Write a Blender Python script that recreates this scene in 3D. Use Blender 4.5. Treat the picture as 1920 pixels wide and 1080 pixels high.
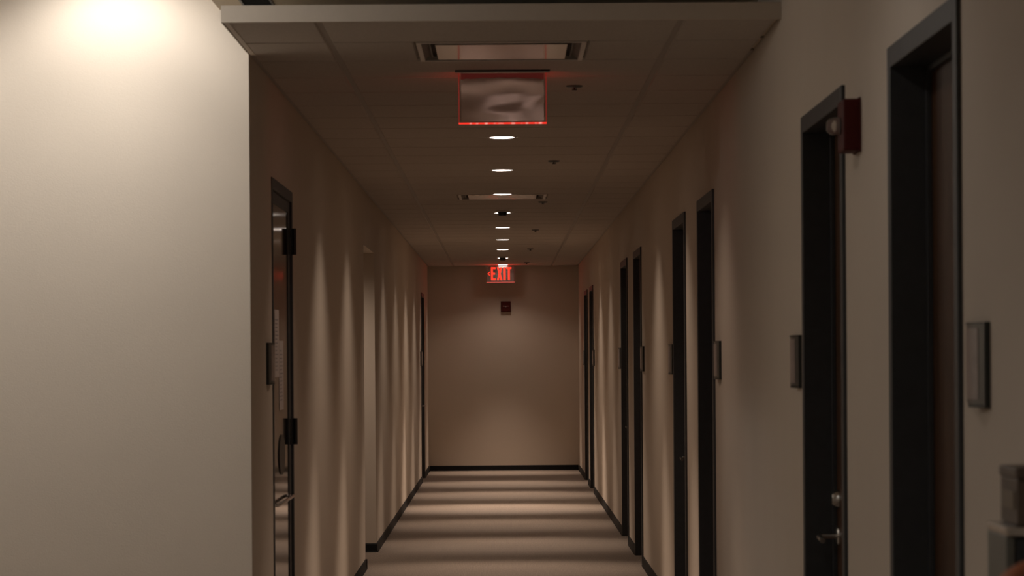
import bpy, bmesh, math, random
from mathutils import Vector, Matrix
random.seed(4)
for o in list(bpy.data.objects):
    bpy.data.objects.remove(o, do_unlink=True)
SC = bpy.context.scene
COL = SC.collection
H = 1.418                     # eye height
W = 0.934                     # half width of the corridor
CEIL = H + 1.12               # corridor ceiling
FCEIL = H + 1.287             # ceiling of the lobby in front
YC = 10.09                    # where the corridor walls start
YB = 33.9                     # end wall
# ------------------------------------------------------------------ camera
cam = bpy.data.cameras.new('camera'); camo = bpy.data.objects.new('camera', cam); COL.objects.link(camo)
cam.sensor_width = 36.0; cam.lens = 36.0*5120/1920
cam.shift_x = 16/1920; cam.shift_y = 128/1920
cam.clip_start = 0.05; cam.clip_end = 200
ROLL = 0.0068
camo.matrix_world = Matrix.Translation((0,0,H)) @ Matrix.Rotation(math.pi/2,4,'X') @ Matrix.Rotation(-ROLL,4,'Z')
cam.dof.use_dof = True; cam.dof.focus_distance = 24.0; cam.dof.aperture_fstop = 11.0
SC.camera = camo
# ------------------------------------------------------------------ world and exposure
w = bpy.data.worlds.new('world'); SC.world = w; w.use_nodes = True
w.node_tree.nodes['Background'].inputs[0].default_value = (0.02,0.018,0.016,1)
w.node_tree.nodes['Background'].inputs[1].default_value = 0.0
vs = SC.view_settings
vs.view_transform = 'Standard'; vs.look = 'None'; vs.gamma = 1.0; vs.use_curve_mapping = False
vs.exposure = 0.0
# light levels
CORE_W, SKIRT_W = 320.0, 48.0          # corridor downlights
LOBBY_W = 70.0
WASH = (37.0, 17.0)
DOME_W = 12.5
ALC_W = 38.0
LENS_COL = (1.0, 0.80, 0.66)
LOBBY_COL = (1.0, 0.962, 0.92)

# ------------------------------------------------------------------ materials
def newmat(name):
    m = bpy.data.materials.new(name); m.use_nodes = True
    nt = m.node_tree; b = nt.nodes['Principled BSDF']
    return m, nt, b
def mat(name, c, rough=0.6, metal=0.0, var=0.06, scale=30.0, bump=0.0, bscale=200.0, spec=0.5, coat=0.0):
    m, nt, b = newmat(name)
    tc = nt.nodes.new('ShaderNodeTexCoord'); n = nt.nodes.new('ShaderNodeTexNoise')
    n.inputs['Scale'].default_value = scale; n.inputs['Detail'].default_value = 4
    nt.links.new(tc.outputs['Object'], n.inputs['Vector'])
    r = nt.nodes.new('ShaderNodeValToRGB')
    r.color_ramp.elements[0].position = .3; r.color_ramp.elements[1].position = .7
    r.color_ramp.elements[0].color = tuple(x*(1-var) for x in c)+(1,)
    r.color_ramp.elements[1].color = tuple(min(1,x*(1+var)) for x in c)+(1,)
    nt.links.new(n.outputs['Fac'], r.inputs['Fac']); nt.links.new(r.outputs['Color'], b.inputs['Base Color'])
    b.inputs['Roughness'].default_value = rough; b.inputs['Metallic'].default_value = metal
    b.inputs['Specular IOR Level'].default_value = spec; b.inputs['Coat Weight'].default_value = coat
    if bump:
        n2 = nt.nodes.new('ShaderNodeTexNoise'); n2.inputs['Scale'].default_value = bscale
        nt.links.new(tc.outputs['Object'], n2.inputs['Vector'])
        bp = nt.nodes.new('ShaderNodeBump'); bp.inputs['Strength'].default_value = bump; bp.inputs['Distance'].default_value = 0.002
        nt.links.new(n2.outputs['Fac'], bp.inputs['Height']); nt.links.new(bp.outputs['Normal'], b.inputs['Normal'])
    return m
def emis(name, c, s, base=(0.8,0.8,0.8)):
    m, nt, b = newmat(name)
    b.inputs['Base Color'].default_value = base+(1,)
    b.inputs['Emission Color'].default_value = c+(1,); b.inputs['Emission Strength'].default_value = s
    return m
def woodmat(name, c1, c2, rough=0.35, sc=(14,14,1.2)):
    m, nt, b = newmat(name)
    tc = nt.nodes.new('ShaderNodeTexCoord'); mp = nt.nodes.new('ShaderNodeMapping'); mp.inputs['Scale'].default_value = sc
    n = nt.nodes.new('ShaderNodeTexNoise'); n.inputs['Scale'].default_value = 3; n.inputs['Detail'].default_value = 6; n.inputs['Distortion'].default_value = .8
    r = nt.nodes.new('ShaderNodeValToRGB'); r.color_ramp.elements[0].position = .35; r.color_ramp.elements[1].position = .65
    r.color_ramp.elements[0].color = c1+(1,); r.color_ramp.elements[1].color = c2+(1,)
    nt.links.new(tc.outputs['Object'], mp.inputs['Vector']); nt.links.new(mp.outputs['Vector'], n.inputs['Vector'])
    nt.links.new(n.outputs['Fac'], r.inputs['Fac']); nt.links.new(r.outputs['Color'], b.inputs['Base Color'])
    b.inputs['Roughness'].default_value = rough
    return m
M = {}
M['wall'] = mat('painted_wall', (0.60,0.52,0.43), 0.75, var=0.015, scale=3, bump=0.25, bscale=260, spec=0.25)
M['tile'] = mat('ceiling_tile', (0.50,0.45,0.40), 0.9, var=0.07, scale=120, bump=0.4, bscale=150, spec=0.1)
M['tee'] = mat('ceiling_grid_metal', (0.33,0.29,0.25), 0.5, var=0.02, spec=0.3)
M['fceil'] = mat('lobby_ceiling_paint', (0.66,0.58,0.46), 0.85, var=0.03, spec=0.2)
M['fascia'] = mat('fascia_paint', (0.55,0.48,0.40), 0.6, var=0.02, spec=0.3)
M['base'] = mat('black_vinyl_base', (0.010,0.010,0.010), 0.6, var=0.1, spec=0.2)
M['frame'] = mat('dark_frame_paint', (0.045,0.047,0.050), 0.5, var=0.08, spec=0.4)
M['leaf'] = woodmat('door_veneer', (0.055,0.024,0.012), (0.10,0.046,0.022))
M['chrome'] = mat('satin_steel', (0.62,0.60,0.57), 0.25, 1.0, var=0.03)
M['black'] = mat('black_plastic', (0.01,0.01,0.01), 0.4)
M['darkmetal'] = mat('dark_bronze_metal', (0.03,0.028,0.025), 0.35, 0.6)
M['signmetal'] = mat('sign_bronze', (0.10,0.095,0.085), 0.35, 0.3)
M['signedge'] = mat('sign_edge_dark', (0.015,0.018,0.017), 0.4)
M['paper'] = mat('paper', (0.48,0.41,0.37), 0.8, var=0.02)
M['insert'] = mat('sign_insert', (0.28,0.23,0.215), 0.3, var=0.15, scale=40, spec=0.5)
M['ink'] = mat('print_ink', (0.22,0.19,0.18), 0.7)
M['red'] = mat('red_plastic', (0.070,0.007,0.005), 0.6, var=0.05, spec=0.2)
M['glassdoor'] = mat('dark_glass', (0.012,0.010,0.009), 0.07, var=0.1, spec=0.6)
M['lens'] = emis('lamp_lens_lit', (1.0,0.86,0.76), 9.0)
M['globe'] = emis('opal_globe_lit', (1.0,0.88,0.76), 5.0)
M['whitemetal'] = mat('white_metal', (0.55,0.5,0.45), 0.35, var=0.02)
M['plaque'] = mat('glossy_diffuser_plate', (0.62,0.57,0.52), 0.12, 0.75, var=0.03)
M['throat'] = mat('dark_throat_metal', (0.16,0.14,0.12), 0.6, var=0.1)  # one dark metal for the throat and the inner ring
M['void'] = mat('dark_void', (0.012,0.011,0.010), 0.9)
M['orange'] = woodmat('orange_bentwood', (0.20,0.055,0.018), (0.27,0.08,0.026), 0.5)
M['brown'] = woodmat('brown_box_wood', (0.06,0.040,0.028), (0.085,0.058,0.040), 0.5)
M['brown2'] = woodmat('tan_panel_wood', (0.11,0.08,0.055), (0.14,0.105,0.07), 0.5)
M['steelgrey'] = mat('grey_steel', (0.11,0.11,0.095), 0.4, 0.2)
M['blackpad'] = mat('black_leather', (0.01,0.009,0.009), 0.45, bump=0.3, bscale=120)
M['darkblue'] = mat('blue_black_panel', (0.010,0.014,0.018), 0.4)
M['letter'] = emis('exit_letter_red', (1.0,0.045,0.02), 1.15, (0.6,0.02,0.01))
M['rededge'] = emis('lit_edge_dim_red', (1.0,0.07,0.05), 0.16, (0.3,0.02,0.01))
# carpet: loop pile with fine ribs
def carpet():
    m, nt, b = newmat('carpet')
    tc = nt.nodes.new('ShaderNodeTexCoord')
    n = nt.nodes.new('ShaderNodeTexNoise'); n.inputs['Scale'].default_value = 90; n.inputs['Detail'].default_value = 5
    mp = nt.nodes.new('ShaderNodeMapping'); mp.inputs['Scale'].default_value = (1,0.25,1)
    nt.links.new(tc.outputs['Object'], mp.inputs['Vector']); nt.links.new(mp.outputs['Vector'], n.inputs['Vector'])
    r = nt.nodes.new('ShaderNodeValToRGB'); r.color_ramp.elements[0].position = .3; r.color_ramp.elements[1].position = .72
    r.color_ramp.elements[0].color = (0.17,0.128,0.094,1); r.color_ramp.elements[1].color = (0.33,0.255,0.195,1)
    nt.links.new(n.outputs['Fac'], r.inputs['Fac']); nt.links.new(r.outputs['Color'], b.inputs['Base Color'])
    wv = nt.nodes.new('ShaderNodeTexWave'); wv.inputs['Scale'].default_value = 28; wv.bands_direction = 'X'; wv.inputs['Distortion'].default_value = 1.5
    nt.links.new(tc.outputs['Object'], wv.inputs['Vector'])
    bp = nt.nodes.new('ShaderNodeBump'); bp.inputs['Strength'].default_value = .3; bp.inputs['Distance'].default_value = .003
    nt.links.new(wv.outputs['Fac'], bp.inputs['Height']); nt.links.new(bp.outputs['Normal'], b.inputs['Normal'])
    b.inputs['Roughness'].default_value = .7; b.inputs['Specular IOR Level'].default_value = .4
    b.inputs['Sheen Weight'].default_value = .3; b.inputs['Sheen Roughness'].default_value = .5
    return m
M['carpet'] = carpet()
# wavy mirror film behind the clear sign panel
def mirror(name, amp, dist, tint):
    m, nt, b = newmat(name)
    b.inputs['Base Color'].default_value = tint; b.inputs['Metallic'].default_value = 1; b.inputs['Roughness'].default_value = .13
    tc = nt.nodes.new('ShaderNodeTexCoord'); mp = nt.nodes.new('ShaderNodeMapping'); mp.inputs['Scale'].default_value = (3.4,1,9)
    n = nt.nodes.new('ShaderNodeTexNoise'); n.inputs['Scale'].default_value = 1.0; n.inputs['Detail'].default_value = 0.3; n.inputs['Distortion'].default_value = .5
    bp = nt.nodes.new('ShaderNodeBump'); bp.inputs['Strength'].default_value = amp; bp.inputs['Distance'].default_value = dist
    nt.links.new(tc.outputs['Object'], mp.inputs['Vector']); nt.links.new(mp.outputs['Vector'], n.inputs['Vector'])
    nt.links.new(n.outputs['Fac'], bp.inputs['Height']); nt.links.new(bp.outputs['Normal'], b.inputs['Normal'])
    return m
M['mirror'] = mirror('crumpled_mirror_film', 0.8, 0.006, (0.80,0.66,0.63,1))
M['mirror2'] = mirror('flat_mirror_film', 0.25, 0.006, (0.60,0.52,0.50,1))
def litstrip():
    m, nt, b = newmat('lit_strip_red')
    tc = nt.nodes.new('ShaderNodeTexCoord'); n = nt.nodes.new('ShaderNodeTexNoise'); n.inputs['Scale'].default_value = 38; n.inputs['Detail'].default_value = 1
    mp = nt.nodes.new('ShaderNodeMapping'); mp.inputs['Scale'].default_value = (1,0.01,0.01)
    r = nt.nodes.new('ShaderNodeValToRGB'); r.color_ramp.elements[0].position = .50; r.color_ramp.elements[1].position = .68
    r.color_ramp.elements[0].color = (1.0,0.035,0.02,1); r.color_ramp.elements[1].color = (1.3,0.40,0.32,1)
    nt.links.new(tc.outputs['Object'], mp.inputs['Vector']); nt.links.new(mp.outputs['Vector'], n.inputs['Vector'])
    nt.links.new(n.outputs['Fac'], r.inputs['Fac']); nt.links.new(r.outputs['Color'], b.inputs['Emission Color'])
    b.inputs['Base Color'].default_value = (.5,.02,.01,1); b.inputs['Emission Strength'].default_value = 1.1
    return m
M['litstrip'] = litstrip()
def acrylic():
    m, nt, b = newmat('clear_acrylic')
    out = nt.nodes['Material Output']
    g = nt.nodes.new('ShaderNodeBsdfGlossy'); g.inputs['Roughness'].default_value = .02
    t = nt.nodes.new('ShaderNodeBsdfTransparent'); t.inputs['Color'].default_value = (.95,.90,.89,1)
    f = nt.nodes.new('ShaderNodeFresnel'); f.inputs['IOR'].default_value = 1.3
    mx = nt.nodes.new('ShaderNodeMixShader')
    nt.links.new(f.outputs[0], mx.inputs[0]); nt.links.new(t.outputs[0], mx.inputs[1]); nt.links.new(g.outputs[0], mx.inputs[2])
    nt.links.new(mx.outputs[0], out.inputs['Surface'])
    return m
M['acrylic'] = acrylic()

# ------------------------------------------------------------------ mesh helpers
def box(bm, x0,x1,y0,y1,z0,z1):
    if x0>x1: x0,x1=x1,x0
    v = [bm.verts.new(p) for p in ((x0,y0,z0),(x1,y0,z0),(x1,y1,z0),(x0,y1,z0),(x0,y0,z1),(x1,y0,z1),(x1,y1,z1),(x0,y1,z1))]
    for f in ((0,3,2,1),(4,5,6,7),(0,1,5,4),(1,2,6,5),(2,3,7,6),(3,0,4,7)):
        bm.faces.new([v[i] for i in f])
def lathe(bm, prof, seg=32, c=(0,0,0), axis='Z'):
    rings = []
    for r,h in prof:
        ring = []
        for i in range(seg):
            a = 2*math.pi*i/seg; p = (r*math.cos(a), r*math.sin(a), h)
            if axis == 'X': p = (h, p[0], p[1])
            if axis == 'Y': p = (p[0], h, p[1])
            ring.append(bm.verts.new((p[0]+c[0],p[1]+c[1],p[2]+c[2])))
        rings.append(ring)
    for a,b in zip(rings, rings[1:]):
        for i in range(seg):
            bm.faces.new((a[i],a[(i+1)%seg],b[(i+1)%seg],b[i]))
    bm.faces.new(rings[0][::-1]); bm.faces.new(rings[-1])
def prism(bm, pts, axis, a0, a1):
    # pts 2D outline extruded along an axis ('Z': (x,y), 'Y': (x,z), 'X': (y,z))
    def P(p,a):
        return {'Z':(p[0],p[1],a),'Y':(p[0],a,p[1]),'X':(a,p[0],p[1])}[axis]
    A = [bm.verts.new(P(p,a0)) for p in pts]; B = [bm.verts.new(P(p,a1)) for p in pts]
    n = len(pts)
    for i in range(n): bm.faces.new((A[i],A[(i+1)%n],B[(i+1)%n],B[i]))
    bm.faces.new(A[::-1]); bm.faces.new(B)
def tube(bm, pts, r, seg=12):
    pts = [Vector(p) for p in pts]; rings = []
    for i,p in enumerate(pts):
        d = (pts[min(i+1,len(pts)-1)]-pts[max(i-1,0)]).normalized()
        up = Vector((0,0,1)) if abs(d.z)<.9 else Vector((0,1,0))
        u = d.cross(up).normalized(); v = d.cross(u)
        rings.append([bm.verts.new(p+(u*math.cos(2*math.pi*k/seg)+v*math.sin(2*math.pi*k/seg))*r) for k in range(seg)])
    for a,b in zip(rings, rings[1:]):
        for i in range(seg): bm.faces.new((a[i],a[(i+1)%seg],b[(i+1)%seg],b[i]))
    bm.faces.new(rings[0][::-1]); bm.faces.new(rings[-1])
def obj(name, bm, m, parent=None, bevel=0.0, smooth=False):
    bmesh.ops.recalc_face_normals(bm, faces=bm.faces)
    me = bpy.data.meshes.new(name); bm.to_mesh(me); bm.free()
    if smooth:
        for p in me.polygons: p.use_smooth = True
    me.materials.append(m)
    o = bpy.data.objects.new(name, me); COL.objects.link(o)
    if parent: o.parent = parent
    if bevel:
        b = o.modifiers.new('bevel','BEVEL'); b.width = bevel; b.segments = 2; b.limit_method = 'ANGLE'
    if smooth:
        md = o.modifiers.new('es','EDGE_SPLIT'); md.split_angle = math.radians(40)
    return o
def B(*boxes):
    bm = bmesh.new()
    for b in boxes: box(bm, *b)
    return bm
def empty(name, loc):
    o = bpy.data.objects.new(name, None); COL.objects.link(o); o.location = loc; o.empty_display_size = .1
    return o
def tag(o, label=None, cat=None, group=None, kind=None):
    if label: o['label'] = label
    if cat: o['category'] = cat
    if group: o['group'] = group
    if kind: o['kind'] = kind
    return o
def copy_tree(src, loc):
    c = src.copy(); COL.objects.link(c); c.location = loc
    for ch in list(src.children):
        d = ch.copy(); COL.objects.link(d); d.parent = c
        for g in list(ch.children):
            e = g.copy(); COL.objects.link(e); e.parent = d
    return c

# ------------------------------------------------------------------ openings (y ranges)
DH = H + 0.732                 # top of the door frames
RD = [(5.55,6.55),(7.43,8.45),(12.04,13.01),(13.92,14.90),(18.38,19.40),(20.45,21.50),(28.25,29.30),(30.15,31.20)]
LD = [(11.03,12.10),(30.97,31.95)]
ALC = (18.30,19.85); ALH = H + 0.755
T = 0.13
# ------------------------------------------------------------------ floor, walls
tag(obj('floor', B((-4.2,1.2,-3.2,YB+.1,-.1,0)), M['carpet']), 'beige brown carpet running the length of the corridor', 'floor', kind='structure')
def wall_pieces(x0,x1,ya,yb,ztop,openings):
    r = []; y = ya
    for (a,b,h) in sorted(openings):
        r.append((x0,x1,y,a,0,ztop)); r.append((x0,x1,a,b,h,ztop)); y = b
    r.append((x0,x1,y,yb,0,ztop)); return r
def wall_mesh(x0,x1,ya,yb,ztop,openings):
    # inner face + reveals welded into one clean shell
    bm = B(*wall_pieces(x0,x1,ya,yb,ztop,openings))
    bmesh.ops.remove_doubles(bm, verts=bm.verts, dist=1e-5)
    return bm
tag(obj('wall_right', wall_mesh(W,W+T,-3.0,YB,FCEIL,[(a,b,DH) for a,b in RD]), M['wall']), 'long beige wall on the right with eight dark doors', 'wall', kind='structure')
tag(obj('wall_left', wall_mesh(-W-T,-W,YC,YB,FCEIL,[(a,b,DH) for a,b in LD]+[(ALC[0],ALC[1],ALH)]), M['wall']), 'beige corridor wall on the left with an alcove', 'wall', kind='structure')
tag(obj('wall_back', B((-W-T,W+T,YB,YB+.1,0,FCEIL)), M['wall']), 'plain beige wall closing the far end of the corridor', 'wall', kind='structure')
tag(obj('wall_front_left', B((-4.0,-W-T,YC,YC+.12,0,FCEIL+.4),(-W-T,-1.03,YC,YC+.12,FCEIL,FCEIL+.4)), M['wall']), 'brightly lit cream wall facing the camera left of the corridor mouth', 'wall', kind='structure')
tag(obj('wall_header', B((-W,W,YC,YC+.12,CEIL+.06,FCEIL)), M['wall']), 'wall strip above the lowered corridor ceiling', 'wall', kind='structure')
tag(obj('wall_lobby_left', B((-4.1,-4.0,-3.0,YC+.12,0,FCEIL)), M['wall']), 'lobby side wall outside the picture', 'wall', kind='structure')
tag(obj('wall_lobby_rear', B((-4.1,W+T,-3.1,-3.0,0,FCEIL)), M['wall']), 'lobby wall behind the viewpoint', 'wall', kind='structure')
# alcove shell
ax = -2.5
tag(obj('wall_alcove', B((ax,-W-T,ALC[0]-.1,ALC[0],0,ALH+.1),(ax,-W-T,ALC[1],ALC[1]+.1,0,ALH+.1),(ax-.1,ax,ALC[0]-.1,ALC[1]+.1,0,ALH+.1),(ax,-W-T,ALC[0],ALC[1],ALH,ALH+.1)), M['wall']), 'pale side walls of the alcove opening off the left wall', 'wall', kind='structure')
# baseboards with a rounded top and a small toe
def basepiece(bm, side, ya, yb):
    s = side; x = s*W
    prism(bm, [(x,0),(x-s*.014,0),(x-s*.009,.012),(x-s*.0065,.056),(x-s*.003,.063),(x,.065)], 'Y', ya, yb)
def basey(bm, x0, x1, y, s):
    prism(bm, [(y,0),(y-s*.014,0),(y-s*.009,.012),(y-s*.0065,.056),(y-s*.003,.063),(y,.065)], 'X', x0, x1)
bm = bmesh.new(); y=-3.0
for a,b in RD: basepiece(bm,1,y,a); y=b
basepiece(bm,1,y,YB)
tag(obj('baseboard_right', bm, M['base']), 'black vinyl baseboard along the right wall', 'baseboard', kind='structure')
bm = bmesh.new(); y=YC-.01
for a,b in sorted(LD+[ALC]): basepiece(bm,-1,y,a); y=b
basepiece(bm,-1,y,YB)
basey(bm, ax, -W+.008, ALC[1], 1)
prism(bm, [(-W,ALC[0]-.05),(-W+.014,ALC[0]-.02),(-W+.012,ALC[0]+.004),(-W,ALC[0]+.014),(-W-.1,ALC[0]+.014),(-W-.1,ALC[0])], 'Z', 0, .065)
tag(obj('baseboard_left', bm, M['base']), 'black vinyl baseboard along the left wall and round the alcove', 'baseboard', kind='structure')
bm = bmesh.new(); basey(bm, -W+.014, W-.014, YB, 1)
tag(obj('baseboard_back', bm, M['base']), 'black vinyl baseboard under the end wall', 'baseboard', kind='structure')
bm = bmesh.new(); basey(bm, -4.0, -W, YC, 1)
tag(obj('baseboard_front_left', bm, M['base']), 'black baseboard under the bright lobby wall', 'baseboard', kind='structure')

# ------------------------------------------------------------------ ceilings
GX = [-W+.004, -.612, .604, W-.004]
Y0 = 9.12; GY = [Y0]
k = 0
while 9.72+.61*k < YB-.05: GY.append(9.72+.61*k); k += 1
GY.append(YB)
VENTS = [(-.305,9.72+.0,.61),(-.305,19.0,.61)]     # x0, y0, size
def invent(x,y):
    for vx,vy,vsz in VENTS:
        if abs(x-(vx+vsz/2))<.5 and abs(y-(vy+vsz/2))<.25: return True
    return False
# snap the second vent to the grid
gv = min(GY, key=lambda g: abs(g-19.0)); VENTS[1] = (-.305,gv,.61)
bm = bmesh.new()
g = .0095
for i in range(3):
    for j in range(len(GY)-1):
        x0,x1 = GX[i]+g, GX[i+1]-g; ya,yb = GY[j]+g, GY[j+1]-g
        ch = .006
        def tile(x0,x1,ya,yb):
            # tegular edge: face drops below the tees, with a small bevel
            zt, zf = CEIL+.007, CEIL
            A=[bm.verts.new(p) for p in ((x0,ya,zt),(x1,ya,zt),(x1,yb,zt),(x0,yb,zt))]
            C=[bm.verts.new(p) for p in ((x0+ch,ya+ch,zf),(x1-ch,ya+ch,zf),(x1-ch,yb-ch,zf),(x0+ch,yb-ch,zf))]
            for q in range(4): bm.faces.new((A[q],A[(q+1)%4],C[(q+1)%4],C[q]))
            bm.faces.new(C)
        if i==1 and invent((x0+x1)/2,(ya+yb)/2):
            tile(x0,-.312,ya,yb); tile(.312,x1,ya,yb)
        else: tile(x0,x1,ya,yb)
bmesh.ops.recalc_face_normals(bm, faces=bm.faces)
ce = obj('ceiling', bm, M['tile'])
tag(ce, 'lowered corridor ceiling of square grey tiles', 'ceiling', kind='structure')
# tee grid (visible strips above the tile faces)
strips = [(-W,W,Y0,Y0+.012,CEIL+.006,CEIL+.012)]
for x in GX[1:3]: strips.append((x-.012,x+.012,Y0,YB,CEIL+.006,CEIL+.012))
for x in (-W,W): strips.append((x-(.016 if x>0 else 0),x+(.016 if x<0 else 0),YC,YB,CEIL+.005,CEIL+.012))
for y in GY[1:-1]: strips.append((-W,W,y-.012,y+.012,CEIL+.0065,CEIL+.0125))
tag(obj('trim_1', B(*strips), M['tee']), 'metal grid strips between the ceiling tiles', 'ceiling grid', kind='structure')
# deck above the tiles, with openings for the vents
dk = []
segs = [Y0, VENTS[0][1], VENTS[0][1]+.61, VENTS[1][1], VENTS[1][1]+.61, YB]
for q in range(5):
    if q in (1,3): dk += [(-W,-.306,segs[q],segs[q+1],CEIL+.013,CEIL+.05),(.306,W,segs[q],segs[q+1],CEIL+.013,CEIL+.05)]
    else: dk.append((-W,W,segs[q],segs[q+1],CEIL+.013,CEIL+.05))
tag(obj('ceiling_deck', B(*dk), M['fceil']), 'backing above the corridor tiles', 'ceiling', kind='structure')
# front edge of the lowered ceiling
tag(obj('trim_2', B((-W,W,9.10,9.12,CEIL-.001,CEIL+.055),(-W,-W+.004,9.12,YC,CEIL-.001,CEIL+.055),(-W+.008,-W+.026,9.12,YC,CEIL-.002,CEIL+.004)), M['fascia']),
    'pale fascia board edging the lowered corridor ceiling', 'fascia', kind='structure')
PX, PY = -1.04, 9.42            # light pocket along the bright wall
tag(obj('ceiling_lobby', B((-4.1,W+T,-3.1,PY,FCEIL,FCEIL+.1),(PX,W+T,PY,YC+.12,FCEIL,FCEIL+.1),(-4.1,PX,PY-.02,PY,FCEIL+.1,FCEIL+.4),(PX,PX+.02,PY,YC,FCEIL+.1,FCEIL+.4),(-4.1,PX+.02,PY-.02,YC+.12,FCEIL+.4,FCEIL+.5)), M['fceil']), 'higher lobby ceiling glimpsed above the fascia', 'ceiling', kind='structure')
sv = empty('slot_vent', (-.882,9.75,FCEIL))
tag(sv, 'dark narrow slot vent in the lobby ceiling above the fascia', 'air vent')
obj('vent_frame', B((-.058,-.050,-.31,.31,-.006,0),(.050,.058,-.31,.31,-.006,0),(-.05,.05,-.31,-.302,-.006,0),(-.05,.05,.302,.31,-.006,0)), M['darkmetal'], sv)
obj('vent_slats', B(*[(-.05,.05,-.30+.04*q,-.292+.04*q,-.005,-.001) for q in range(15)],(-.05,.05,-.302,.302,-.001,0)), M['void'], sv)

# ------------------------------------------------------------------ ceiling vents
def make_vent(y0):
    r = empty('ceiling_vent', (0,y0+.305,CEIL))
    s = .305
    bm = bmesh.new()   # lip
    for bx in ((-s,s,-s,-s+.018,-.004,.004),(-s,s,s-.018,s,-.004,.004),(-s,-s+.018,-s+.018,s-.018,-.004,.004),(s-.018,s,-s+.018,s-.018,-.004,.004)): box(bm,*bx)
    obj('vent_frame', bm, M['whitemetal'], r, bevel=.001)
    bm = bmesh.new()   # flared throat rising to the duct
    a,b_ = s-.018,.20
    A=[bm.verts.new(p) for p in ((-a,-a,0),(a,-a,0),(a,a,0),(-a,a,0))]
    C=[bm.verts.new(p) for p in ((-b_,-b_,.07),(b_,-b_,.07),(b_,b_,.07),(-b_,b_,.07))]
    for q in range(4): bm.faces.new((A[q],A[(q+1)%4],C[(q+1)%4],C[q]))
    obj('vent_throat', bm, M['throat'], r)
    obj('vent_duct', B((-.26,.26,-.26,.26,.071,.078)), M['void'], r)
    p = .238
    obj('diffuser_plate', B((-p,p,-p,p,-.004,.0)), M['plaque'], r, bevel=.0015)
    bm = bmesh.new()   # inner ring behind the plate
    q_=.262
    for bx in ((-q_,q_,-q_,-q_+.006,.008,.03),(-q_,q_,q_-.006,q_,.008,.03),(-q_,-q_+.006,-q_+.006,q_-.006,.008,.03),(q_-.006,q_,-q_+.006,q_-.006,.008,.03)): box(bm,*bx)
    for sx in (-1,1):
        for sy in (-1,1): box(bm, sx*.22-.004, sx*.22+.004, sy*.22-.004, sy*.22+.004, -.001, .072)
    obj('inner_ring', bm, M['throat'], r)
    return r
v1 = make_vent(VENTS[0][1]); tag(v1, 'square air diffuser with a glossy centre plate, nearest, just before the large blank sign', 'air vent')
v2 = make_vent(VENTS[1][1]); tag(v2, 'smaller looking square air diffuser behind the third downlight', 'air vent')

# ------------------------------------------------------------------ downlights
def spot(name, loc, power, deg, blend, col, parent=None, r=.05):
    L = bpy.data.lights.new(name,'SPOT'); L.energy = power; L.spot_size = math.radians(deg); L.spot_blend = blend
    L.color = col; L.shadow_soft_size = r
    o = bpy.data.objects.new(name, L); COL.objects.link(o); o.location = loc
    if parent: o.parent = parent
    return o
LY = [13.95+2.443*i for i in range(9)]; LY[8] = 33.40; LY.append(11.507)
def make_downlight():
    r = empty('recessed_downlight', (0,LY[0],CEIL))
    bm = bmesh.new()
    seg=40; prof=[(.0625,-.003),(.068,-.0045),(.076,-.003),(.077,.0)]
    rings=[]
    for rr,hh in prof: rings.append([bm.verts.new((rr*math.cos(2*math.pi*i/seg),rr*math.sin(2*math.pi*i/seg),hh)) for i in range(seg)])
    for a,b in zip(rings,rings[1:]):
        for i in range(seg): bm.faces.new((a[i],a[(i+1)%seg],b[(i+1)%seg],b[i]))
    obj('trim_ring', bm, M['whitemetal'], r, smooth=True)
    bm = bmesh.new(); lathe(bm, [(.030,-.0055),(.055,-.0045),(.0625,-.003),(.0625,-.001)], 40)
    o = obj('lamp_lens', bm, M['lens'], r); 
    cb = spot('core_beam', (0,0,-.012), CORE_W, 45, 1.0, LENS_COL, r, .045); cb.scale = (1.5,1,1); cb.rotation_euler = (-math.radians(16),0,0)
    sb = spot('spill_beam', (0,0,-.012), SKIRT_W, 100, 1.0, LENS_COL, r, .045); sb.scale = (1.9,1,1)
    return r
ORD = ['nearest and largest, just beyond the large blank sign','second nearest, between the first and third of the row','third nearest, just in front of the farther air diffuser',
 'fourth nearest, partly hidden behind a smoke detector','fifth nearest, just beyond the first smoke detector','sixth nearest, in the far half of the row',
 'seventh nearest, two before the far smoke-detector-covered one','eighth nearest, partly hidden by the far smoke detector','farthest, right above the lit EXIT sign','hidden behind the large blank exit sign']
dl = make_downlight()
LK = [.85,1.05,.70,.72,.72,1.8,1.1,1.1,.9,.30]     # lamps of unequal age
for i,y in enumerate(LY):
    o = dl if i==0 else copy_tree(dl,(0,y,CEIL))
    k = LK[i]
    for L_ in o.children:
        if L_.type != 'LIGHT': continue
        L_.data = L_.data.copy()
        L_.data.energy *= k if L_.name.startswith('core') else (.6*k if i==8 else k**.5*.98)
        if i==8 and L_.name.startswith('core'): L_.rotation_euler = (-math.radians(4),0,0)
    tag(o, 'glowing round ceiling downlight, '+ORD[i].replace('two before the far smoke-detector-covered one','last one before the far smoke detector'), 'ceiling light', 'row of round downlights down the corridor ceiling')
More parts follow.
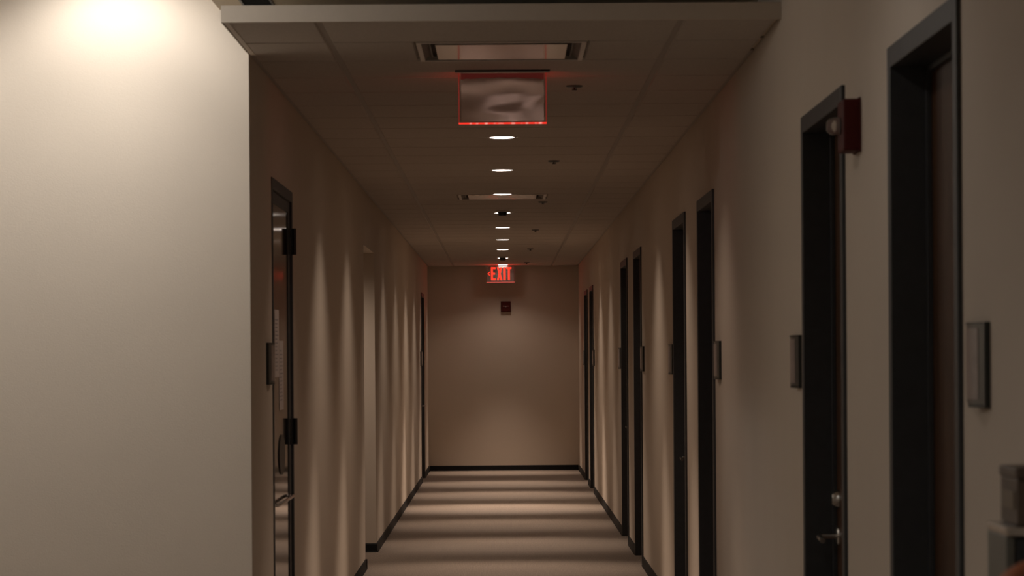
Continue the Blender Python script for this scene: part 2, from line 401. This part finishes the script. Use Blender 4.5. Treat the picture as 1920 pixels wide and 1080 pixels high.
# unseen lobby downlights; the two rearmost are added as fill light
def lobby_light(x,y,p,lab,deg=165):
    r = empty('recessed_downlight', (x,y,FCEIL))
    bm = bmesh.new(); lathe(bm,[(.088,-.004),(.09,-.002),(.09,0)],40); obj('trim_ring', bm, M['whitemetal'], r)
    bm = bmesh.new(); lathe(bm,[(.072,-.006),(.078,-.005),(.078,-.0041)],40); obj('lamp_lens', bm, M['lens'], r)
    spot('lamp_beam',(0,0,-.03),p,deg,.6,LOBBY_COL,r,.06)
    tag(r, lab, 'ceiling light')
lobby_light(-2.6,7.6,LOBBY_W*.25,'lobby downlight in front of the bright wall at the upper left')
lobby_light(-1.6,3.0,LOBBY_W*1.0,'unseen lobby downlight added as fill from the camera side')  # added fill for door jambs, fascia and other surfaces facing the camera
lobby_light(-.6,-2.2,90,'unseen downlight added to brighten the wall behind the viewpoint')  # added so the sign mirror has a bright rear wall to reflect
lobby_light(.1,6.2,LOBBY_W*.0+6,'lobby downlight above the floor before the corridor')
def pocket_light(x,k,lab):
    # cylinder wall-washer hanging inside the ceiling pocket
    r = empty('wall_washer_light', (x,9.66,FCEIL+.40))
    bm = bmesh.new(); lathe(bm,[(.045,-.20),(.05,-.195),(.05,0)],32); obj('lamp_body', bm, M['whitemetal'], r, smooth=True)
    bm = bmesh.new(); lathe(bm,[(.038,-.206),(.040,-.205),(.040,-.2005)],32); obj('lamp_lens', bm, M['lens'], r)
    wb = spot('wash_beam',(0,0,-.215),WASH[0]*k,140,.7,LOBBY_COL,r,.04); wb.rotation_euler = (math.radians(24),0,0)
    spot('down_beam',(0,0,-.215),WASH[1]*k,100,1.0,LOBBY_COL,r,.04)
    tag(r, lab, 'ceiling light')
pocket_light(-1.42,1.0,'wall washer lamp above the bright wall at the upper left')
pocket_light(-2.55,1.35,'wall washer lamp farther left beyond the picture edge')
r = empty('added_dome_light',(-1.46,8.50,FCEIL))  # made-up lamp out of view, sends light sideways onto the fascia
bm = bmesh.new(); lathe(bm,[(.135,-.016),(.14,-.012),(.14,0)],36); obj('mounting_base',bm,M['whitemetal'],r,smooth=True)
bm = bmesh.new(); lathe(bm,[(.03,-.068),(.07,-.060),(.105,-.042),(.125,-.016)],36); obj('glass_dome',bm,M['globe'],r,smooth=True)
L = bpy.data.lights.new('fascia_fill_bulb','POINT'); L.energy = DOME_W; L.color = LOBBY_COL; L.shadow_soft_size=.05
lo = bpy.data.objects.new('fascia_fill_bulb',L); COL.objects.link(lo); lo.parent=r; lo.location=(0,0,-.125)
tag(r,'unseen opal dome light added above the picture edge to brighten the fascia','ceiling light')
r = empty('recessed_downlight',(-1.6,18.95,ALH))  # added lamp, out of view, lifts the alcove wall that faces the camera
bm = bmesh.new(); lathe(bm,[(.070,-.004),(.074,-.002),(.074,0)],32); obj('trim_ring',bm,M['whitemetal'],r)
bm = bmesh.new(); lathe(bm,[(.055,-.006),(.06,-.005),(.06,-.0041)],32); obj('lamp_lens',bm,M['lens'],r)
ab = spot('lamp_beam',(0,0,-.02),ALC_W,100,1.0,LENS_COL,r,.05); ab.rotation_euler = (math.radians(34),math.radians(-14),0)
tag(r,'unseen downlight added inside the alcove to brighten its end wall','ceiling light')

# ------------------------------------------------------------------ smoke detectors, sprinklers
def make_smoke(y):
    r = empty('smoke_detector',(0.0,y,CEIL))
    bm = bmesh.new(); lathe(bm,[(.048,-.012),(.052,-.008),(.052,0)],36); obj('mounting_base',bm,M['whitemetal'],r,smooth=True)
    bm = bmesh.new(); lathe(bm,[(.020,-.044),(.030,-.040),(.034,-.030),(.036,-.012)],36); obj('sensor_head',bm,M['darkmetal'],r,smooth=True)
    return r
tag(make_smoke(20.95),'small smoke detector hanging in front of the fourth downlight','smoke detector','smoke detectors on the ceiling centre line')
tag(make_smoke(30.72),'small smoke detector hanging in front of the eighth downlight','smoke detector','smoke detectors on the ceiling centre line')
def make_sprk():
    r = empty('sprinkler_head',(.302,11.33,CEIL))
    bm = bmesh.new(); lathe(bm,[(.026,-.008),(.034,-.004),(.035,0)],32); obj('escutcheon',bm,M['darkmetal'],r,smooth=True)
    bm = bmesh.new(); lathe(bm,[(.004,-.016),(.005,-.006)],12)
    lathe(bm,[(.010,-.019),(.011,-.016)],16)
    box(bm,-.009,-.007,-.002,.002,-.016,-.004); box(bm,.007,.009,-.002,.002,-.016,-.004)
    obj('deflector',bm,M['darkmetal'],r)
    return r
sp = make_sprk()
SL = ['nearest, right of the large blank sign','second nearest, right of the second downlight','third nearest, right of the farther air diffuser','fourth nearest, right of the fifth downlight','fifth nearest, right of the seventh downlight','farthest, just before the end wall']
for i,y in enumerate([11.33,15.67,19.83,24.2,28.5,32.6]):
    o = sp if i==0 else copy_tree(sp,(.300-.003*i,y,CEIL))
    tag(o,'small dark sprinkler head in the ceiling, '+SL[i],'sprinkler','ceiling sprinkler heads right of the downlights')

# ------------------------------------------------------------------ exit signs
def letter_polys():
    # condensed block letters for < E X I T, coordinates in a 1 x 1 cell (x right, z up)
    E = [[(0,0),(1,0),(1,.15),(.42,.15),(.42,.43),(.88,.43),(.88,.57),(.42,.57),(.42,.85),(1,.85),(1,1),(0,1)]]
    X = [[(0,0),(.36,0),(.5,.30),(.64,0),(1,0),(.69,.5),(1,1),(.64,1),(.5,.70),(.36,1),(0,1),(.31,.5)]]
    I = [[(0,0),(1,0),(1,1),(0,1)]]
    T_ = [[(.31,0),(.69,0),(.69,.85),(1,.85),(1,1),(0,1),(0,.85),(.31,.85)]]
    Ar = [[(1,.0),(1,.24),(.42,.5),(1,.76),(1,1),(0,.5)]]
    return E,X,I,T_,Ar
def letters(bm, y0, y1, width, zb, zt, flip=1, arrow=True):
    E,X,I,T_,Ar = letter_polys()
    h = zt-zb
    # positions measured as fractions of the panel width
    lay = [(E,-.345,.165),(X,-.135,.195),(I,.095,.085),(T_,.205,.185)]
    for L,fx,fw in lay:
        for poly in L:
            pts = [(flip*(fx+px*fw)*width, zb+pz*h) for px,pz in poly]
            prism(bm, pts, 'Y', y0, y1)
    if arrow:
        pts = [(flip*(-.475+px*.095)*width, zb+h*(.32+pz*.36)) for px,pz in Ar[0]]
        prism(bm, pts, 'Y', y0, y1)
def exit_sign(x,y,face,lab,film):
    # face = -1: letters towards the viewer; +1: letters on the far side
    r = empty('exit_sign',(x,y,CEIL))
    hw=.1715; zt=-.010; zb=-.209
    bm = B((-.186,.186,-.026,.026,-.007,0)); obj('canopy',bm,M['darkmetal'] if face>0 else M['whitemetal'],r,bevel=.002)
    obj('acrylic_panel', B((-hw,hw,-.005,.005,zb+.004,zt)), M['acrylic'], r)
    obj('mirror_backing', B((-hw+.009,hw-.009,-.0012,.0012,zb+.010,zt-.004)), film, r)
    bm = B((-hw-.0005,hw+.0005,-.0058,.0058,zb-.001,zb+.0045)); s = obj('lit_edge',bm,M['litstrip'] if face>0 else M['edge2'],r); s['label']='glowing red bottom edge of the panel'
    for sx in (-1,1):
        a,b_ = sorted((sx*(hw+.001), sx*(hw-.0022)))
        obj('side_edge', B((a,b_,-.0055,.0055,zb+.005,zt)), M['rededge'] if face>0 else M['edge3'], r)
    if face>0:
        bm = bmesh.new()   # top strip with the red edge glow put into its colour, wavy lower edge
        pts = [(-hw+.009,zt-.001),(-hw+.009,zt-.026)]+[(-hw+.009+(2*hw-.018)*k/16, zt-.024+.006*math.sin(k*math.pi/16)+.0015*math.sin(k*1.9)) for k in range(1,16)]+[(hw-.009,zt-.026),(hw-.009,zt-.001)]
        prism(bm, pts, 'Y', -.0062, -.0051); obj('top_band', bm, M['bandred'], r)
    bm = bmesh.new()
    yy = (-.0056,-.0046) if face<0 else (.0046,.0056)
    letters(bm, yy[0], yy[1], 2*hw, zb+.028, zt-(.030 if face>0 else .012), 1 if face<0 else -1)
    lo = obj('exit_lettering', bm, M['letter'], r); lo['label']='red letters reading EXIT with an arrow'
    # two small rivets
    for sx in (-1,1):
        bm = bmesh.new(); lathe(bm,[(.0035,-.007),(.0035,-.005)],12,(sx*(hw-.012),0,zt-.03),'Y')
        obj('rivet',bm,M['chrome'],r)
    # the row of red LEDs inside the canopy
    L = bpy.data.lights.new('led_strip','AREA'); L.shape='RECTANGLE'; L.size=.34; L.size_y=.012; L.color=(1,.05,.03); L.energy = RED_W[0] if face>0 else RED_W[1]
    lo = bpy.data.objects.new('led_strip',L); COL.objects.link(lo); lo.parent=r; lo.location=(0,face*.035,-.11); lo.rotation_euler=(math.radians(90*face),0,0)
    # glow leaving the panel towards its lettered side
    tag(r,lab,'exit sign')
    return r
RED_W = (0.18, 0.9)
M['bandred'] = emis('band_dull_red', (0.5,0.06,0.045), 0.09, (.12,.02,.015))
M['edge2'] = emis('edge_pink_red', (1.0,0.16,0.12), 0.7, (.5,.05,.04))
M['edge3'] = emis('edge_faint_red', (0.5,0.16,0.13), 0.12, (.3,.1,.1))
exit_sign(.003,10.70,1,'large edge-lit exit sign seen from its blank mirrored back with a glowing red bottom edge', M['mirror'])
exit_sign(-.028,33.66,-1,'lit red EXIT sign with a left arrow hanging at the far end wall', M['mirror2'])

# ------------------------------------------------------------------ strobes
def strobe(loc, rotz, lab, wd=.125, ht=.135, dp=.046, lens='round'):
    r = empty('fire_alarm_strobe', loc); r.rotation_euler = (0,0,rotz)
    # built facing -Y
    obj('housing', B((-wd/2,wd/2,-dp,0,-ht/2,ht/2)), M['red'], r, bevel=.006)
    obj('back_plate', B((-wd/2-.003,wd/2+.003,-.006,0,-ht/2-.003,ht/2+.003)), M['red'], r, bevel=.001)
    bm = bmesh.new()
    if lens=='round':
        lathe(bm,[(.012,-dp-.036),(.019,-dp-.030),(.023,-dp-.018),(.023,-dp)],24,(0,0,.0),'Y')
    else:
        box(bm,-.036,.036,-dp-.012,-dp,-.002,.010); box(bm,-.006,.006,-dp-.014,-dp,-.010,.002)
    l = obj('flash_lens', bm, M['lensclear'], r, smooth=(lens=='round')); l['label']='clear flash lens'
    tag(r,lab,'fire alarm')
    return r
M['lensclear'] = mat('strobe_lens', (0.85,0.80,0.76), 0.06, var=0.05, spec=0.8)
M['lensclear'].node_tree.nodes['Principled BSDF'].inputs['Transmission Weight'].default_value = .85
strobe((W,7.165,H+.597), -math.pi/2, 'dark red alarm strobe with round clear lens, beside the second nearest right door')
strobe((.033,YB,H+.617), 0, 'small dark red square alarm on the end wall below the EXIT sign', .118,.122,.045,'bar')

# ------------------------------------------------------------------ right doors
def door_right(n,y0,y1,label,latch):
    r = empty('door_%d'%n,(W,(y0+y1)/2,0)); hw=(y1-y0)/2
    cz=.051; rec=.088; pr=.010
    # casing: two jambs and a head; face proud of the wall, jamb going into the recess
    obj('door_frame', B((-pr,rec+.03,-hw,-hw+cz,0,DH),(-pr,rec+.03,hw-cz,hw,0,DH),(-pr,rec+.03,-hw+cz,hw-cz,DH-cz,DH),
        (rec-.014,rec,-hw+cz,-hw+cz+.014,0,DH-cz),(rec-.014,rec,hw-cz-.014,hw-cz,0,DH-cz),(rec-.014,rec,-hw+cz,hw-cz,DH-cz-.014,DH-cz)), M['frame'], r, bevel=.002)
    obj('door_leaf', B((rec,rec+.044,-hw+cz,hw-cz,.006,DH-cz)), M['leaf'], r)
    s = 1 if latch=='far' else -1
    yl = s*(hw-cz-.07)
    h = bmesh.new()
    lathe(h,[(.030,0),(.030,-.006),(.026,-.010)],24,(rec,yl,.862),'X')
    tube(h,[(rec-.008,yl,.862),(rec-.052,yl,.862),(rec-.064,yl-s*.006,.862),(rec-.066,yl-s*.03,.862),(rec-.066,yl-s*.115,.857)],.0085)
    obj('lever_handle',h,M['chrome'],r,smooth=True)
    h = bmesh.new(); lathe(h,[(.028,0),(.028,-.010),(.018,-.024),(.010,-.026)],24,(rec,yl,.975),'X')
    obj('lock_cylinder',h,M['chrome'],r,smooth=True)
    hb = bmesh.new()
    for z in (.25,1.08,1.88): lathe(hb,[(.007,z),(.007,z+.11)],10,(rec-.004,-s*(hw-cz-.002),0))
    obj('hinges',hb,M['darkmetal'],r)
    tag(r,label,'door',kind='structure')
    return r
dlab = ['nearest dark-framed brown door on the right wall','second nearest right door, behind the red strobe','third nearest right door','fourth nearest right door','fifth nearest right door','sixth nearest right door','seventh nearest right door','farthest right door near the end wall']
for i,(a,b) in enumerate(RD):
    door_right(i+1,a,b,dlab[i],'far' if i in (1,3,5,7) else 'near')
# ------------------------------------------------------------------ left doors
def door_left(n,y0,y1,label,full):
    r = empty('door_%d'%n,(-W,(y0+y1)/2,0)); hw=(y1-y0)/2; cz=.046
    pr,rec = (.004,.006) if full else (.009,.026)
    obj('door_frame', B((pr,-.10,-hw,-hw+cz,0,DH),(pr,-.10,hw-cz,hw,0,DH),(pr,-.10,-hw+cz,hw-cz,DH-cz,DH)), M['frame'], r, bevel=.0015)
    a = hw-cz
    if full:
        leaf = obj('door_leaf', B((-rec,-rec-.044,-a,-a+.055,.006,DH-cz-.003),(-rec,-rec-.044,a-.105,a,.006,DH-cz-.003),(-rec,-rec-.044,-a+.055,a-.105,.006,.20),(-rec,-rec-.044,-a+.055,a-.105,DH-cz-.05,DH-cz-.003)), M['frame'], r)
        obj('glass_pane', B((-rec-.003,-rec-.012,-a+.055,a-.105,.20,DH-cz-.05)), M['glassdoor'], leaf)
        for zc in (H-.325, H+.512):
            bm = bmesh.new()
            lathe(bm,[(.0100,zc-.058),(.0100,zc+.058)],16,(pr+.009,a+.003,0))
            box(bm,-rec-.001,-rec+.005,a-.075,a,zc-.056,zc+.056); box(bm,pr-.001,pr+.004,a,a+.046,zc-.056,zc+.056); box(bm,-rec,pr+.008,a-.003,a+.003,zc-.056,zc+.056)
            obj('hinge',bm,M['black'],r)
        bm = bmesh.new(); zc=H-.605
        tube(bm,[(-rec,-.36,zc),(.004,-.36,zc),(.010,-.345,zc),(.010,.385,zc),(.004,.40,zc),(-rec,.40,zc)],.007)
        obj('push_bar',bm,M['chrome'],r,smooth=True)
        bm = bmesh.new()
        seg=28; pts=[(.0+.15*math.cos(2*math.pi*k/seg), H-.41+.085*math.sin(2*math.pi*k/seg)) for k in range(seg)]
        prism(bm,pts,'X',-rec-.003,-rec+.001); obj('oval_reflection',bm,M['black'],r)  # dark oval reflection in the glass, built as a thin black plate
        for (ya,yb,za,zb) in ((-.32,-.110,H-.08,H+.20),(-.100,.115,H-.22,H+.072)):
            p = obj('paper_notice',B((-rec-.003,-rec-.0015,ya,yb,za,zb)),M['paper'],r)
            bm = bmesh.new(); z=zb-.04; rnd=random.Random(ya)
            while z>za+.03:
                box(bm,-rec-.0016,-rec-.0012,ya+.025,yb-.025-rnd.random()*.07,z-.005,z); z-=.016
            obj('printed_lines',bm,M['ink'],p)
    else:
        obj('door_leaf', B((-rec,-rec-.044,-a,a,.006,DH-cz)), M['leaf'], r)
        bm = bmesh.new(); lathe(bm,[(.03,-rec),(.03,-rec+.01)],20,(0,-.38,.86),'X'); tube(bm,[(-rec+.01,-.38,.86),(.03,-.38,.86),(.035,-.35,.86),(.035,-.27,.86)],.008)
        obj('lever_handle',bm,M['chrome'],r,smooth=True)
    tag(r,label,'door',kind='structure')
door_left(9,*LD[0],'dark glossy door with paper notices and black hinges on the left wall',True)
door_left(10,*LD[1],'dark door at the far end of the left wall',False)

# ------------------------------------------------------------------ name plaques
def plaque(side, y0, y1, label, near=-1):
    # bowed holder, its thick dark end towards the viewer
    s = side
    r = empty('name_plaque',(s*W,(y0+y1)/2,H-.023)); hw=(y1-y0)/2; hz=.083
    n=10; t0=.006; bow=.016
    outer=[(-s*(t0+bow*math.sin(math.pi*k/n)), -hw+2*hw*k/n) for k in range(n+1)]
    pts=[(0,-hw)]+outer+[(0,hw)]
    bm=bmesh.new(); prism(bm,pts,'Z',-hz+.008,hz-.004); obj('holder_body',bm,M['signmetal'],r)
    bm=bmesh.new()
    ins=[(-s*(t0+.0012+bow*math.sin(math.pi*k/n)), -hw+2*hw*k/n) for k in range(2,n-0)]
    inb=[(-s*(t0+.0002+bow*math.sin(math.pi*k/n)), -hw+2*hw*k/n) for k in range(2,n-0)]
    prism(bm,ins+inb[::-1],'Z',-hz+.016,hz-.012); obj('name_insert',bm,M['insert'],r)
    bm=bmesh.new()
    capo=[(-s*(t0+.002+bow*math.sin(math.pi*k/n)), -hw+2*hw*k/n) for k in range(n+1)]
    prism(bm,[(0,-hw)]+capo+[(0,hw)],'Z',hz-.004,hz)
    box(bm, 0, -s*.011, -hw-.003, -hw+.008, -hz, hz)
    prism(bm,[(0,-hw)]+capo[:6]+[(0,capo[5][1])],'Z',-hz,-hz+.008)
    obj('edge_trim',bm,M['signedge'],r)
    tag(r,label,'door sign','name plaques beside the doors')
PR = [(1,5.24,5.46,'bowed grey name plaque on the right wall, nearest and largest, before the first door'),
 (1,8.55,8.79,'bowed dark name plaque just beyond the second right door'),
 (1,11.70,11.94,'narrow looking name plaque just before the third right door'),
 (1,14.98,15.21,'narrow looking name plaque just beyond the fourth right door'),
 (1,18.08,18.31,'tiny name plaque just before the fifth right door'),
 (1,21.58,21.81,'tiny name plaque just beyond the sixth right door'),
 (1,27.95,28.18,'tiny name plaque just before the seventh right door'),
 (1,31.28,31.51,'tiny name plaque beyond the last right door'),
 (-1,10.75,10.97,'dark name plaque on the left wall beside the glossy door'),
 (-1,30.68,30.90,'tiny name plaque beside the far left door')]
for a in PR: plaque(*a)

# ------------------------------------------------------------------ furniture at the lower right
zt = 1.168
r = empty('storage_cabinet',(.826,3.995,0)); x0,x1 = -.106,.106; y0,y1 = -.075,.075
obj('carcass', B((x0,x0+.012,y0,y1,.02,zt-.014),(x1-.012,x1,y0,y1,.02,zt-.014),(x0+.012,x1-.012,y1-.012,y1,.02,zt-.014)), M['steelgrey'], r, bevel=.002)
obj('door_panel', B((x0+.013,x1-.013,y0+.002,y0+.018,.03,zt-.016)), M['darkblue'], r, bevel=.002)
o_ = obj('cabinet_top', B((x0-.001,x1,y0-.003,y1,zt-.014,zt)), M['chrome'], r, bevel=.003); o_['label']='bright steel top'
bm = bmesh.new(); tube(bm,[(x1-.05,y0,.70),(x1-.05,y0-.022,.70),(x1-.05,y0-.022,.86),(x1-.05,y0,.86)],.006); obj('pull_handle',bm,M['chrome'],r,smooth=True)
obj('plinth', B((x0+.01,x1-.01,y0+.01,y1-.01,0,.02)), M['black'], r)
tag(r,'narrow dark cabinet with a bright steel top against the right wall, lower right corner','cabinet')
r = empty('wooden_box',(.836,3.995,zt))
hz=.084
obj('box_body', B((-.098,.094,-.064,.066,.001,hz-.016),), M['brown'], r, bevel=.002)
obj('box_lid', B((-.100,.096,-.067,.068,hz-.016,hz)), M['brown'], r, bevel=.003)
p = obj('side_panel', B((-.1005,-.098,-.050,.050,.024,hz-.034),(-.085,.08,-.0665,-.064,.024,hz-.034)), M['brown2'], r); p['label']='lighter tan panel'
tag(r,'low brown wooden box lying on top of the dark cabinet','box')
# bar stool with bentwood back
r = empty('bar_stool',(.722,3.0,0)); 
hw=.185; top=1.180
pth=[(-hw,.0,.76)]
pth.append((-hw,.0,1.08))
for k in range(0,9):
    a=math.pi-k*math.pi/16; pth.append((-hw+.055+.055*math.cos(a),.0,top-.055+.055*math.sin(a)))
for k in range(0,9):
    a=math.pi/2-k*math.pi/16; pth.append((hw-.055+.055*math.cos(a),.0,top-.055+.055*math.sin(a)))
pth += [(hw,.0,1.08),(hw,.0,.76)]
bm=bmesh.new(); tube(bm,pth,.013,12); obj('back_frame',bm,M['orange'],r,smooth=True)
bm=B((-hw+.024,hw-.024,-.010,.012,.90,top-.030)); obj('back_pad',bm,M['blackpad'],r,bevel=.009)
obj('seat', B((-.175,.175,.012,.34,.73,.775)), M['blackpad'], r, bevel=.015)
for sx in (-1,1):
    for yy in (0.0,.32):
        bm=bmesh.new(); tube(bm,[(sx*.168,yy if yy else 0.0,.76),(sx*.174,yy,.0)],.014); obj('leg',bm,M['orange'],r,smooth=True)
bm=bmesh.new()
for a,b in (((-.172,0,.28),(.172,0,.28)),((-.172,.32,.28),(.172,.32,.28)),((-.172,0,.34),(-.172,.32,.34)),((.172,0,.34),(.172,.32,.34))): tube(bm,[a,b],.009)
obj('stretcher',bm,M['orange'],r,smooth=True)
tag(r,'tall stool with an orange bentwood back frame, cut off at the lower right corner','stool')
